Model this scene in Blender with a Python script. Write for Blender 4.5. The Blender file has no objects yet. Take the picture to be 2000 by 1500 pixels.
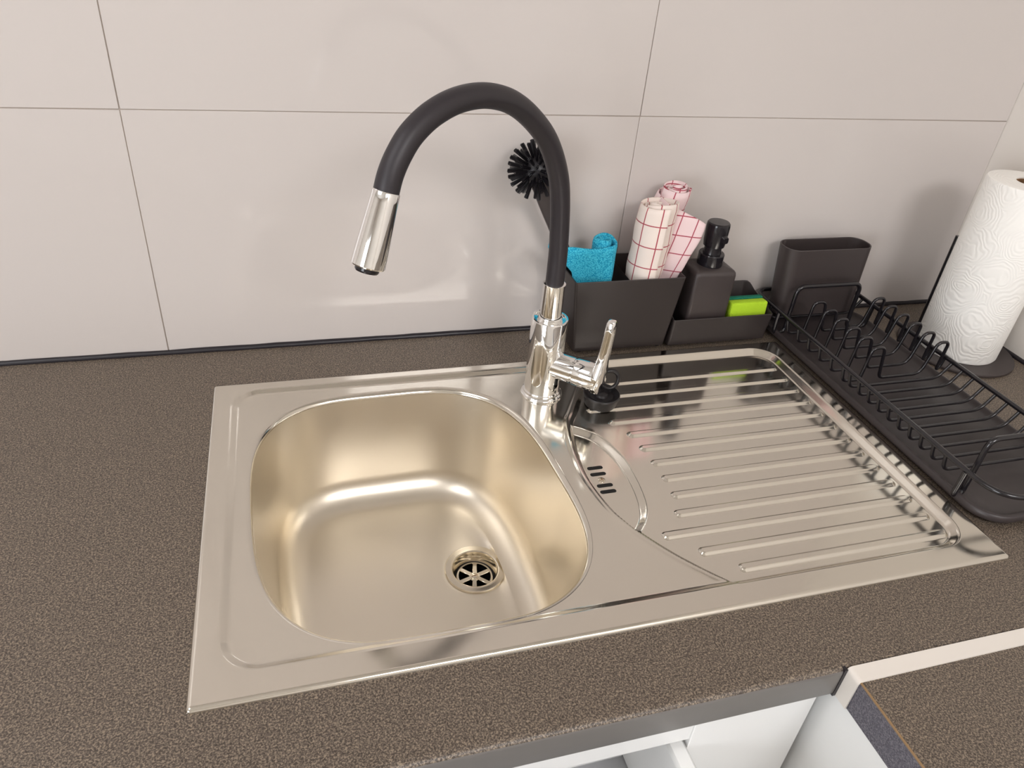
import bpy, bmesh, math, random
import numpy as np
from mathutils import Vector, Matrix
random.seed(4); rng = np.random.default_rng(4)
sc = bpy.context.scene
col = sc.collection

# ------------------------------------------------ camera, world, lights, exposure
cam_d = bpy.data.cameras.new('camera'); cam = bpy.data.objects.new('camera', cam_d); col.objects.link(cam)
cam.location = (0.10558, -0.36152, 0.52277)
cam.rotation_euler = tuple(math.radians(a) for a in (56.45005, -4.62900, -15.67336))
cam_d.sensor_width = 36.0; cam_d.lens = 26.0394; cam_d.clip_start = 0.01
sc.camera = cam
sc.view_settings.view_transform = 'Standard'; sc.view_settings.look = 'None'
sc.view_settings.gamma = 1.0; sc.view_settings.use_curve_mapping = False
sc.view_settings.exposure = 0.14
w = bpy.data.worlds.new('room_air'); sc.world = w; w.use_nodes = True
w.node_tree.nodes['Background'].inputs[0].default_value = (0.97, 0.98, 1.0, 1)
w.node_tree.nodes['Background'].inputs[1].default_value = 0.2

def area(name, loc, target, size, size_y, power, color, spread=180):
    d = bpy.data.lights.new(name, 'AREA'); d.shape = 'RECTANGLE'; d.size = size; d.size_y = size_y
    d.energy = power; d.color = color; d.spread = math.radians(spread)
    o = bpy.data.objects.new(name, d); col.objects.link(o); o.location = loc
    o.rotation_euler = (Vector(target) - Vector(loc)).to_track_quat('-Z', 'Y').to_euler()
    return o
area('ceiling_light_right', (0.80, -1.85, 1.66), (0.85, -1.2, 0), 1.0, 1.0, 46, (0.985, 0.98, 1.0))
area('ceiling_light_left', (-1.05, -0.45, 1.66), (-1.0, -0.40, 0), 1.0, 1.0, 12, (0.985, 0.98, 1.0))
area('window_light', (-2.2, -2.0, 0.35), (0.3, 0.0, 0.0), 1.2, 1.4, 38, (0.90, 0.945, 1.0))

# ------------------------------------------------ materials
def srgb(r, g, b):
    f = lambda c: c / 12.92 if c <= 0.04045 else ((c + 0.055) / 1.055) ** 2.4
    return (f(r / 255), f(g / 255), f(b / 255), 1)
def mat(name, color, rough=0.5, metal=0.0, coat=0.0, spec=0.5):
    m = bpy.data.materials.new(name); m.use_nodes = True
    b = m.node_tree.nodes['Principled BSDF']
    b.inputs['Base Color'].default_value = color; b.inputs['Roughness'].default_value = rough
    b.inputs['Metallic'].default_value = metal; b.inputs['Coat Weight'].default_value = coat
    b.inputs['Coat Roughness'].default_value = 0.05
    b.inputs['Specular IOR Level'].default_value = spec
    m.diffuse_color = color
    return m
def nodes(m): return m.node_tree.nodes, m.node_tree.links, m.node_tree.nodes['Principled BSDF']
def add_bump(m, scale, strength, dist=0.001, detail=2, kind='ShaderNodeTexNoise', coord='Object', stretch=None):
    n, l, b = nodes(m)
    tc = n.new('ShaderNodeTexCoord'); t = n.new(kind); t.inputs['Scale'].default_value = scale
    if kind == 'ShaderNodeTexNoise': t.inputs['Detail'].default_value = detail
    mp = n.new('ShaderNodeMapping'); l.new(tc.outputs[coord], mp.inputs[0]); l.new(mp.outputs[0], t.inputs['Vector'])
    if stretch: mp.inputs['Scale'].default_value = stretch
    bp = n.new('ShaderNodeBump'); bp.inputs['Strength'].default_value = strength; bp.inputs['Distance'].default_value = dist
    l.new(t.outputs[0], bp.inputs['Height']); l.new(bp.outputs[0], b.inputs['Normal'])
    return t
def rough_noise(m, scale, lo, hi, stretch=(1, 1, 1)):
    n, l, b = nodes(m)
    tc = n.new('ShaderNodeTexCoord'); mp = n.new('ShaderNodeMapping'); mp.inputs['Scale'].default_value = stretch
    t = n.new('ShaderNodeTexNoise'); t.inputs['Scale'].default_value = scale; t.inputs['Detail'].default_value = 4
    l.new(tc.outputs['Object'], mp.inputs[0]); l.new(mp.outputs[0], t.inputs['Vector'])
    r = n.new('ShaderNodeMapRange'); r.inputs['From Min'].default_value = 0.3; r.inputs['From Max'].default_value = 0.7
    r.inputs['To Min'].default_value = lo; r.inputs['To Max'].default_value = hi
    l.new(t.outputs[0], r.inputs[0]); l.new(r.outputs[0], b.inputs['Roughness'])

STEEL = (0.725, 0.685, 0.61, 1)
M_steel = mat('steel_satin', STEEL, 0.17, 1.0); rough_noise(M_steel, 30, 0.105, 0.150)
M_bowl = mat('steel_brushed_bowl', (0.77, 0.71, 0.61, 1), 0.32, 1.0); rough_noise(M_bowl, 25, 0.31, 0.35)
M_drain = mat('steel_drain', (0.72, 0.66, 0.55, 1), 0.16, 1.0)
M_chrome = mat('chrome', (0.88, 0.87, 0.85, 1), 0.04, 1.0)
M_hole = mat('opening_shade', (0.004, 0.004, 0.004, 1), 0.7)  # near-black colour holds the shade inside the slots and drain pipe
M_hose = mat('black_rubber_hose', srgb(42, 37, 41), 0.46); add_bump(M_hose, 500, 0.05, 0.0003)
M_blackplast = mat('black_plastic', srgb(62, 54, 53), 0.42); add_bump(M_blackplast, 1500, 0.12, 0.0002)
M_caddy = mat('black_caddy_plastic', srgb(48, 41, 40), 0.45); add_bump(M_caddy, 1500, 0.12, 0.0002)
M_blackgloss = mat('black_gloss_plastic', srgb(30, 27, 31), 0.16)
M_rubber = mat('black_rubber', srgb(34, 31, 32), 0.35)
M_wire = mat('black_coated_wire', srgb(26, 23, 27), 0.22, coat=0.3)
M_tray = mat('black_drip_tray', srgb(58, 51, 51), 0.42)
M_seal = mat('black_sealant', srgb(28, 24, 30), 0.35)
M_bristle = mat('black_bristle', srgb(24, 21, 26), 0.4)
M_tile = mat('glossy_cream_tile', srgb(208, 200, 195), 0.10, spec=0.5)
add_bump(M_tile, 2.2, 0.10, 0.004, 1)
M_grout = mat('beige_grout', srgb(186, 172, 160), 0.8)
M_white = mat('white_wall_paint', srgb(236, 229, 221), 0.55)
M_room = mat('white_room_paint', srgb(232, 228, 222), 0.7)
M_floor = mat('grey_floor', srgb(120, 108, 96), 0.5)
M_cab = mat('white_cabinet', srgb(246, 246, 244), 0.25)
M_cabin = mat('grey_drawer_inside', srgb(176, 176, 178), 0.35)
M_strip = mat('white_joining_strip', srgb(232, 225, 216), 0.3)
M_paper = mat('white_paper_towel', srgb(255, 252, 246), 0.85)
M_core = mat('brown_cardboard', srgb(150, 112, 78), 0.85)
M_green = mat('green_scourer', srgb(14, 118, 92), 0.9); add_bump(M_green, 900, 0.8, 0.002)
M_yellow = mat('yellow_green_sponge', srgb(176, 214, 36), 0.8); add_bump(M_yellow, 700, 0.5, 0.002)
M_edge = mat('daylit_front_edge', srgb(112, 108, 104), 0.32)  # same laminate as the top; greyer because daylight is put into the colour
M_side_daylit = mat('daylit_side_band', srgb(96, 93, 102), 0.5); add_bump(M_side_daylit, 900, 0.3, 0.0005)  # edge band whose blue tint is cool daylight put into the colour
M_raw = mat('raw_board_line', srgb(150, 122, 88), 0.8)

M_top = mat('speckled_worktop', srgb(110, 98, 88), 0.42)
def speckle(m, dark, mid, light, sc_=720):
    n, l, b = nodes(m)
    tc = n.new('ShaderNodeTexCoord')
    t = n.new('ShaderNodeTexNoise'); t.inputs['Scale'].default_value = sc_; t.inputs['Detail'].default_value = 1.5; t.inputs['Distortion'].default_value = 0.6
    l.new(tc.outputs['Object'], t.inputs['Vector'])
    r = n.new('ShaderNodeValToRGB'); e = r.color_ramp.elements
    e[0].position = 0.36; e[0].color = dark; e[1].position = 0.66; e[1].color = light
    k = e.new(0.5); k.color = mid
    l.new(t.outputs[0], r.inputs[0]); l.new(r.outputs[0], b.inputs['Base Color'])
    bp = n.new('ShaderNodeBump'); bp.inputs['Strength'].default_value = 0.25; bp.inputs['Distance'].default_value = 0.0004
    l.new(t.outputs[0], bp.inputs['Height']); l.new(bp.outputs[0], b.inputs['Normal'])
speckle(M_top, srgb(64, 55, 47), srgb(97, 86, 76), srgb(146, 131, 113))
speckle(M_side_daylit, srgb(74, 71, 80), srgb(92, 89, 98), srgb(120, 116, 122))

def emboss_paper(m):
    n, l, b = nodes(m)
    tc = n.new('ShaderNodeTexCoord')
    v = n.new('ShaderNodeTexVoronoi'); v.inputs['Scale'].default_value = 17
    nz = n.new('ShaderNodeTexNoise'); nz.inputs['Scale'].default_value = 22; l.new(tc.outputs['Object'], nz.inputs['Vector'])
    va = n.new('ShaderNodeVectorMath'); va.operation = 'MULTIPLY_ADD'; va.inputs[1].default_value = (0.05, 0.05, 0.05)
    l.new(nz.outputs['Color'], va.inputs[0]); l.new(tc.outputs['Object'], va.inputs[2]); l.new(va.outputs[0], v.inputs['Vector'])
    s = n.new('ShaderNodeMath'); s.operation = 'MULTIPLY'; s.inputs[1].default_value = 80
    l.new(v.outputs['Distance'], s.inputs[0])
    q = n.new('ShaderNodeMath'); q.operation = 'SINE'; l.new(s.outputs[0], q.inputs[0])
    bp = n.new('ShaderNodeBump'); bp.inputs['Strength'].default_value = 0.22; bp.inputs['Distance'].default_value = 0.0010
    l.new(q.outputs[0], bp.inputs['Height']); l.new(bp.outputs[0], b.inputs['Normal'])
emboss_paper(M_paper)

def cloth_mat(name, base, line, pu, pv):
    m = mat(name, base, 0.9); n, l, b = nodes(m)
    uv = n.new('ShaderNodeUVMap'); sp = n.new('ShaderNodeSeparateXYZ'); l.new(uv.outputs[0], sp.inputs[0])
    outs = []
    for ax, p in ((0, pu), (1, pv)):
        d = n.new('ShaderNodeMath'); d.operation = 'DIVIDE'; d.inputs[1].default_value = p; l.new(sp.outputs[ax], d.inputs[0])
        f = n.new('ShaderNodeMath'); f.operation = 'FRACT'; l.new(d.outputs[0], f.inputs[0])
        c = n.new('ShaderNodeMath'); c.operation = 'LESS_THAN'; c.inputs[1].default_value = 0.0014 / p; l.new(f.outputs[0], c.inputs[0])
        outs.append(c)
    mx = n.new('ShaderNodeMath'); mx.operation = 'MAXIMUM'; l.new(outs[0].outputs[0], mx.inputs[0]); l.new(outs[1].outputs[0], mx.inputs[1])
    mix = n.new('ShaderNodeMix'); mix.data_type = 'RGBA'; mix.inputs[6].default_value = base; mix.inputs[7].default_value = line
    l.new(mx.outputs[0], mix.inputs[0]); l.new(mix.outputs[2], b.inputs['Base Color'])
    t = n.new('ShaderNodeTexNoise'); t.inputs['Scale'].default_value = 350
    bp = n.new('ShaderNodeBump'); bp.inputs['Strength'].default_value = 0.3; bp.inputs['Distance'].default_value = 0.001
    l.new(t.outputs[0], bp.inputs['Height']); l.new(bp.outputs[0], b.inputs['Normal'])
    return m
M_towel = cloth_mat('cream_checked_cotton', srgb(243, 228, 218), srgb(176, 74, 86), 0.021, 0.029)
M_towel2 = cloth_mat('pink_white_checked_cotton', srgb(238, 212, 212), srgb(172, 72, 88), 0.021, 0.026)
M_blue = mat('turquoise_microfibre', srgb(40, 170, 210), 0.9)
def blue_tex(m):
    n, l, b = nodes(m)
    uv = n.new('ShaderNodeUVMap'); t = n.new('ShaderNodeTexVoronoi'); t.inputs['Scale'].default_value = 650
    l.new(uv.outputs[0], t.inputs['Vector'])
    r = n.new('ShaderNodeValToRGB'); r.color_ramp.elements[0].color = srgb(90, 220, 242); r.color_ramp.elements[1].color = srgb(4, 152, 194)
    r.color_ramp.elements[0].position = 0.1; r.color_ramp.elements[1].position = 0.75
    l.new(t.outputs['Distance'], r.inputs[0]); l.new(r.outputs[0], b.inputs['Base Color'])
    bp = n.new('ShaderNodeBump'); bp.inputs['Strength'].default_value = 0.7; bp.inputs['Distance'].default_value = 0.001; bp.invert = True
    l.new(t.outputs['Distance'], bp.inputs['Height']); l.new(bp.outputs[0], b.inputs['Normal'])
blue_tex(M_blue)

# ------------------------------------------------ helpers
def link(name, me, m=None, parent=None):
    o = bpy.data.objects.new(name, me); col.objects.link(o)
    if m is not None:
        for mm in (m if isinstance(m, (list, tuple)) else [m]): me.materials.append(mm)
    if parent is not None: o.parent = parent
    return o
def tag(o, label=None, cat=None, group=None, kind=None):
    if label: o['label'] = label
    if cat: o['category'] = cat
    if group: o['group'] = group
    if kind: o['kind'] = kind
    return o
def thing(name, label, cat, loc, group=None, rz=0):
    o = bpy.data.objects.new(name, None); col.objects.link(o); o.location = loc; o.rotation_euler[2] = rz
    o.empty_display_size = 0.02
    return tag(o, label, cat, group)
def pydata(verts, faces, smooth=True, uvs=None):
    me = bpy.data.meshes.new('m'); me.from_pydata([tuple(map(float, v)) for v in verts], [], faces)
    if smooth: me.polygons.foreach_set('use_smooth', [True] * len(me.polygons))
    if uvs is not None:
        lay = me.uv_layers.new(name='UVMap')
        for lp in me.loops: lay.data[lp.index].uv = uvs[lp.vertex_index]
    me.update(); return me
def fix(me, ang=None):
    bm = bmesh.new(); bm.from_mesh(me); bmesh.ops.recalc_face_normals(bm, faces=bm.faces)
    bm.to_mesh(me); bm.free()
    if ang is not None: sharp(me, ang)
    return me
def sharp(me, ang=35):
    bm = bmesh.new(); bm.from_mesh(me)
    for f in bm.faces: f.smooth = True
    for e in bm.edges:
        if len(e.link_faces) == 2 and e.calc_face_angle(0) > math.radians(ang): e.smooth = False
    bm.to_mesh(me); bm.free(); return me
def box_me(lo, hi, bev=0.0, seg=2):
    bm = bmesh.new(); lo = Vector(lo); hi = Vector(hi)
    bmesh.ops.create_cube(bm, size=1, matrix=Matrix.Translation((lo + hi) / 2) @ Matrix.Diagonal((*(hi - lo), 1)))
    if bev > 0: bmesh.ops.bevel(bm, geom=bm.edges, offset=bev, segments=seg, profile=0.5, affect='EDGES')
    me = bpy.data.meshes.new('m'); bm.to_mesh(me); bm.free()
    return sharp(me, 40) if bev > 0 else me
def lathe_me(prof, center=(0, 0, 0), n=48, axis=None, ang=30):
    """prof: list of (r, z); closed at r=0 ends."""
    V = []; F = []
    for r, z in prof:
        for i in range(n):
            a = 2 * math.pi * i / n; V.append((max(r, 1e-5) * math.cos(a), max(r, 1e-5) * math.sin(a), z))
    for j in range(len(prof) - 1):
        for i in range(n):
            k = (i + 1) % n; F.append((j * n + i, j * n + k, (j + 1) * n + k, (j + 1) * n + i))
    if prof[0][0] < 1e-4: pass
    q = Vector((0, 0, 1)).rotation_difference(Vector(axis)) if axis is not None else None
    V2 = []
    for v in V:
        p = Vector(v)
        if q: p = q @ p
        V2.append(tuple(p + Vector(center)))
    me = pydata(V2, F)
    bm = bmesh.new(); bm.from_mesh(me); bmesh.ops.remove_doubles(bm, verts=bm.verts, dist=2e-5)
    bmesh.ops.recalc_face_normals(bm, faces=bm.faces); bm.to_mesh(me); bm.free()
    return sharp(me, ang)
def smooth_path(pts, sub=6, closed=False):
    P = [Vector(p) for p in pts]; out = []; n = len(P)
    rngs = range(n if closed else n - 1)
    for i in rngs:
        p0 = P[(i - 1) % n] if closed or i > 0 else P[0] * 2 - P[1]
        p1 = P[i]; p2 = P[(i + 1) % n]
        p3 = P[(i + 2) % n] if closed or i + 2 < n else P[-1] * 2 - P[-2]
        for s in range(sub):
            t = s / sub
            out.append(0.5 * ((2 * p1) + (p2 - p0) * t + (2 * p0 - 5 * p1 + 4 * p2 - p3) * t * t + (3 * p1 - p0 - 3 * p2 + p3) * t ** 3))
    if not closed: out.append(P[-1])
    return out
def fillet(pts, r, seg=5, closed=False):
    P = [Vector(p) for p in pts]; n = len(P); out = []
    for i in range(n):
        if not closed and i in (0, n - 1): out.append(P[i]); continue
        a, b, c = P[(i - 1) % n], P[i], P[(i + 1) % n]
        rr = r[i] if isinstance(r, (list, tuple)) else r
        d1 = (a - b); d2 = (c - b); k = min(rr, d1.length * 0.49, d2.length * 0.49)
        if k < 1e-6: out.append(b); continue
        s = b + d1.normalized() * k; e = b + d2.normalized() * k
        for j in range(seg + 1):
            t = j / seg; out.append(s * (1 - t) ** 2 + b * 2 * t * (1 - t) + e * t * t)
    return out
def tube_me(pts, rad, n=10, closed=False, cap=True):
    P = [Vector(p) for p in pts]; m = len(P)
    R = rad if isinstance(rad, (list, tuple)) else [rad] * m
    V = []; F = []; T = []
    for i in range(m):
        if closed: t = P[(i + 1) % m] - P[(i - 1) % m]
        else: t = P[min(i + 1, m - 1)] - P[max(i - 1, 0)]
        T.append(t.normalized())
    up = Vector((0, 0, 1)) if abs(T[0].z) < 0.9 else Vector((1, 0, 0))
    nrm = (up - T[0] * up.dot(T[0])).normalized()
    for i in range(m):
        if i > 0:
            q = T[i - 1].rotation_difference(T[i]); nrm = q @ nrm; nrm = (nrm - T[i] * nrm.dot(T[i])).normalized()
        bn = T[i].cross(nrm)
        for k in range(n):
            a = 2 * math.pi * k / n; V.append(P[i] + (nrm * math.cos(a) + bn * math.sin(a)) * R[i])
    for i in range(m if closed else m - 1):
        j = (i + 1) % m
        off = 0
        if closed and j == 0:   # match the seam
            best = min(range(n), key=lambda o: sum((V[i * n + k] - V[(k + o) % n]).length for k in range(0, n, 2))); off = best
        for k in range(n):
            k2 = (k + 1) % n; F.append((i * n + k, i * n + k2, j * n + (k2 + off) % n, j * n + (k + off) % n))
    if not closed and cap:
        F.append(tuple(range(n - 1, -1, -1))); F.append(tuple((m - 1) * n + k for k in range(n)))
    me = pydata(V, F); return sharp(fix(me), 50)
def rrect(x0, x1, y0, y1, r, seg=6):
    rs = r if isinstance(r, (list, tuple)) else [r] * 4
    pts = []
    for (cx, cy, a0, q) in ((x1 - rs[0], y1 - rs[0], 0, rs[0]), (x0 + rs[1], y1 - rs[1], 90, rs[1]), (x0 + rs[2], y0 + rs[2], 180, rs[2]), (x1 - rs[3], y0 + rs[3], 270, rs[3])):
        for i in range(seg + 1):
            a = math.radians(a0 + 90 * i / seg); pts.append((cx + q * math.cos(a), cy + q * math.sin(a)))
    return pts
def loft_me(rings, cap0=True, cap1=True, ang=35):
    n = len(rings[0]); V = [v for r in rings for v in r]; F = []
    for j in range(len(rings) - 1):
        for i in range(n):
            k = (i + 1) % n; F.append((j * n + i, j * n + k, (j + 1) * n + k, (j + 1) * n + i))
    if cap0: F.append(tuple(range(n - 1, -1, -1)))
    if cap1: F.append(tuple((len(rings) - 1) * n + i for i in range(n)))
    return sharp(fix(pydata(V, F)), ang)
def join_me(mes):
    bm = bmesh.new()
    for m_ in mes: bm.from_mesh(m_)
    me = bpy.data.meshes.new('m'); bm.to_mesh(me); bm.free(); return me
def cup_me(outer_bot, outer_top, zb, zt, th=0.002, seg=6, rb=0.01, rt=0.01, ztop=None, floor=0.003):
    """open container; rects (x0,x1,y0,y1); ztop(x,y) optional rim height."""
    def ring(rc, r, z, inset=0.0, zf=None):
        p = rrect(rc[0] + inset, rc[1] - inset, rc[2] + inset, rc[3] - inset, [max(q - inset, 0.0008) for q in (r if isinstance(r, list) else [r] * 4)], seg)
        return [(x, y, zf(x, y) if zf else z) for x, y in p]
    if ztop is None:
        rings = [ring(outer_bot, rb, zb + 0.0015, 0.0015), ring(outer_bot, rb, zb + 0.0015), ring(outer_top, rt, zt - 0.0006), ring(outer_top, rt, zt, 0.0004),
                 ring(outer_top, rt, zt, th - 0.0004), ring(outer_top, rt, zt - 0.0006, th), ring(outer_bot, rb, zb + floor, th)]
    else:
        zi = lambda x, y: ztop(x, y)
        rings = [ring(outer_bot, rb, zb), ring(outer_top, rt, 0, 0, lambda x, y: ztop(x, y) - 0.0006), ring(outer_top, rt, 0, 0.0004, zi),
                 ring(outer_top, rt, 0, th - 0.0004, zi), ring(outer_top, rt, 0, th, lambda x, y: ztop(x, y) - 0.0006), ring(outer_bot, rb, zb + floor, th)]
    return loft_me(rings, ang=30)

# ------------------------------------------------ room
XR, YW, ZC, ZF, XL, YF = 1.140, 0.525, 1.70, -0.90, -2.60, -3.00
def wall(name, lo, hi, m): return tag(link(name, box_me(lo, hi), m), kind='structure')
wb = wall('wall_back', (XL, YW + 0.0015, ZF), (XR + 0.1, YW + 0.12, ZC), M_grout)
tile_me = box_me((-0.29955, 0, -0.14955), (0.29955, 0.0075, 0.14955), 0.0004, 1)
tile_me.materials.append(M_tile)
def tile(x0, x1, z0, z1):
    cx, cz = (x0 + x1) / 2, (z0 + z1) / 2
    full = abs((x1 - x0) - 0.6) < 1e-4 and abs((z1 - z0) - 0.3) < 1e-4
    if full: me = tile_me
    else:
        me = box_me((-(x1 - x0) / 2 + 0.00045, 0, -(z1 - z0) / 2 + 0.00045), ((x1 - x0) / 2 - 0.00045, 0.0075, (z1 - z0) / 2 - 0.00045), 0.0004, 1); me.materials.append(M_tile)
    o = bpy.data.objects.new('tile', me); col.objects.link(o); o.parent = wb; o.location = (cx, YW, cz)
xa = -0.0575
zrows = [(0.0, 0.3), (0.3, 0.6), (0.6, 0.9), (0.9, 1.2), (1.2, 1.5), (1.5, 1.7)]
xs = [xa - 2.4 + 0.6 * k for k in range(6)] + [XR]
for z0, z1 in zrows:
    for i in range(len(xs) - 1):
        if xs[i + 1] - xs[i] > 0.01: tile(xs[i], xs[i + 1], z0, z1)
wall('wall_right', (XR, YF, ZF), (XR + 0.1, YW + 0.12, ZC), M_white)
wall('wall_left', (XL - 0.1, YF, ZF), (XL, YW + 0.12, ZC), M_room)
wall('wall_front', (XL - 0.1, YF - 0.1, ZF), (XR + 0.1, YF, ZC), M_room)
wall('ceiling', (XL - 0.1, YF - 0.1, ZC), (XR + 0.1, YW + 0.12, ZC + 0.1), M_room)
wall('floor', (XL - 0.1, YF - 0.1, ZF - 0.1), (XR + 0.1, YW + 0.12, ZF), M_floor)
# black sealant along the walls
def seal(name, p0, p1, n=90, horiz=True):
    pts = []
    for i in range(n + 1):
        t = i / n; p = Vector(p0).lerp(Vector(p1), t)
        pts.append((p.x, p.y, p.z + random.uniform(-0.0003, 0.0003)))
    R = [0.0042 + random.uniform(-0.0003, 0.0004) for _ in pts]
    o = link(name, tube_me(pts, R, 8), M_seal); tag(o, kind='structure'); return o
seal('trim_1', (-1.2, YW - 0.0015, 0.001), (XR, YW - 0.0015, 0.001))
seal('trim_2', (XR - 0.001, YW, 0.001), (XR - 0.001, -1.2, 0.001))

# ------------------------------------------------ worktops
NOSE = -0.0755; TH = 0.036
def worktop_mesh():
    V = []; F = []; mi = []
    def quad(a, b, c, d, m_=0):
        i = len(V); V.extend([a, b, c, d]); F.append((i, i + 1, i + 2, i + 3)); mi.append(m_)
    X = [-1.2, 0.015, 0.765, XR]; Y = [NOSE + 0.006, 0.012, 0.424, YW]
    for i in range(3):
        for j in range(3):
            if i == 1 and j == 1: continue
            quad((X[i], Y[j], 0), (X[i + 1], Y[j], 0), (X[i + 1], Y[j + 1], 0), (X[i], Y[j + 1], 0))
            quad((X[i], Y[j + 1], -TH), (X[i + 1], Y[j + 1], -TH), (X[i + 1], Y[j], -TH), (X[i], Y[j], -TH))
    c = [(X[1], Y[1]), (X[2], Y[1]), (X[2], Y[2]), (X[1], Y[2])]
    for k in range(4):
        a, b = c[k], c[(k + 1) % 4]; quad((a[0], a[1], -TH), (b[0], b[1], -TH), (b[0], b[1], 0), (a[0], a[1], 0), 1)
    prof = [(Y[0], 0)] + [(NOSE + 0.006 - 0.006 * math.sin(a), -0.006 + 0.006 * math.cos(a)) for a in [math.radians(15 * q) for q in range(1, 7)]]
    np_ = len(prof)
    prof += [(NOSE, -TH + 0.004), (NOSE + 0.001, -TH + 0.001), (NOSE + 0.006, -TH)]
    for k in range(len(prof) - 1):
        a, b = prof[k], prof[k + 1]
        quad((X[0], b[0], b[1]), (X[3], b[0], b[1]), (X[3], a[0], a[1]), (X[0], a[0], a[1]), 0 if k < 4 else 1)
    quad((X[0], Y[0], -TH), (X[0], Y[0], 0), (X[0], YW, 0), (X[0], YW, -TH), 1)
    me = pydata(V, F, False)
    bm = bmesh.new(); bm.from_mesh(me)
    for f, k in zip(bm.faces, mi): f.material_index = k
    bmesh.ops.remove_doubles(bm, verts=bm.verts, dist=1e-6); bm.to_mesh(me); bm.free()
    return sharp(me, 40)
wt = link('worktop', worktop_mesh(), [M_top, M_edge])
tag(wt, 'long dark brown speckled laminate worktop holding the sink along the tiled wall', 'worktop')
YR = -0.0885
wr = thing('worktop', 'short dark speckled worktop return beyond the white joining strip, lower right', 'worktop', (0.83, -0.6, 0))
def pbox(name, lo, hi, m, parent, bev=0.0, seg=2, rel=True):
    L = parent.location if rel else Vector((0, 0, 0))
    return link(name, box_me(Vector(lo) - L, Vector(hi) - L, bev, seg), m, parent)
pbox('board', (0.5295, -1.2, -TH), (XR, YR, 0), M_top, wr, 0.0006, 1)
tag(pbox('edge_band', (0.5282, -1.2, -TH), (0.5294, YR, -0.0012), M_side_daylit, wr), 'grey edge band with the blue of daylight in its colour')
tag(pbox('raw_edge_line', (0.5281, -1.2, -0.0012), (0.5297, YR, 0.0001), M_raw, wr), 'thin raw brown edge line')
js = thing('joining_strip', 'white metal joining strip wrapping the seam between the two worktops', 'strip', (0.83, -0.082, 0))
def strip_me():
    # L-profile path along the top then down the left end, extruded over y
    path = fillet([(XR, 0, 0.0014), (0.5262, 0, 0.0014), (0.5262, 0, -TH)], 0.005, 5)
    th = 0.0014; V = []; F = []
    m_ = len(path)
    for y in (-0.0745, -0.0895):
        for i, p in enumerate(path):
            a = path[max(i - 1, 0)]; b = path[min(i + 1, m_ - 1)]; t = (b - a).normalized(); nn = Vector((-t.z, 0, t.x))
            V.append((p.x - 0.83, y + 0.082, p.z)); q = p + nn * -th * -1; V.append((q.x - 0.83, y + 0.082, q.z))
    for i in range(m_ - 1):
        a = 2 * i; b = a + 2; k = 2 * m_
        F += [(a, b, b + k, a + k), (a + 1, a + 1 + k, b + 1 + k, b + 1), (a, a + 1, b + 1, b), (a + k, b + k, b + 1 + k, a + 1 + k)]
    e = 2 * (m_ - 1); k = 2 * m_
    F += [(0, k, k + 1, 1), (e, e + 1, e + 1 + k, e + k)]
    return sharp(fix(pydata(V, F)), 40)
link('strip_profile', strip_me(), M_strip, js)
tag(pbox('sealant_line', (0.5230, -0.0762, -TH), (0.5262, -0.0700, -0.0005), M_seal, js), 'black sealant line')

# ------------------------------------------------ base cabinets under the worktops
bc = thing('base_cabinet', 'white base cabinet under the long worktop with a drawer pulled open', 'cabinet', (0.1, 0.2, ZF))
pbox('front_rail', (-0.09, -0.062, -0.080), (0.418, -0.045, -TH), M_cab, bc, 0.0008, 1)
pbox('filler_panel', (0.4015, -0.064, ZF + 0.1), (0.5235, -0.045, -TH), M_cab, bc, 0.0008, 1)
pbox('side_panel', (-0.108, -0.062, ZF + 0.1), (-0.09, 0.49, -TH), M_cab, bc)
pbox('plinth', (-0.108, -0.02, ZF), (0.5235, -0.004, ZF + 0.1), M_cab, bc)
pbox('door_panel', (-0.106, -0.066, ZF + 0.1), (0.4165, -0.048, -0.24), M_cab, bc, 0.001, 1)
dr = pbox('drawer_box', (-0.085, -0.30, -0.205), (0.398, 0.006, -0.198), M_cabin, bc)
def dpart(n, lo, hi, m, bev=0.0): 
    L = bc.location; return link(n, box_me(Vector(lo) - L, Vector(hi) - L, bev, 1), m, dr)
dpart('drawer_side', (0.383, -0.30, -0.198), (0.4005, 0.006, -0.086), M_cab, 0.003)
dpart('drawer_side', (-0.085, -0.30, -0.198), (-0.0675, 0.006, -0.086), M_cab, 0.003)
dpart('drawer_back', (-0.0675, -0.004, -0.198), (0.383, 0.006, -0.09), M_cab)
dpart('drawer_front', (-0.106, -0.318, -0.236), (0.4165, -0.300, -0.045), M_cab, 0.001)
pc = thing('base_cabinet', 'white base cabinet standing under the worktop return, lower right', 'cabinet', (0.83, -0.6, ZF))
pbox('side_panel', (0.534, -1.15, ZF + 0.1), (0.552, -0.045, -TH), M_cab, pc)
pbox('back_panel', (0.552, -0.062, ZF + 0.1), (XR - 0.002, -0.045, -TH), M_cab, pc)
pbox('end_panel', (0.552, -1.15, ZF + 0.1), (XR - 0.002, -1.132, -TH), M_cab, pc)
pbox('plinth', (0.57, -1.13, ZF), (XR - 0.002, -0.07, ZF + 0.1), M_cab, pc)

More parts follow.
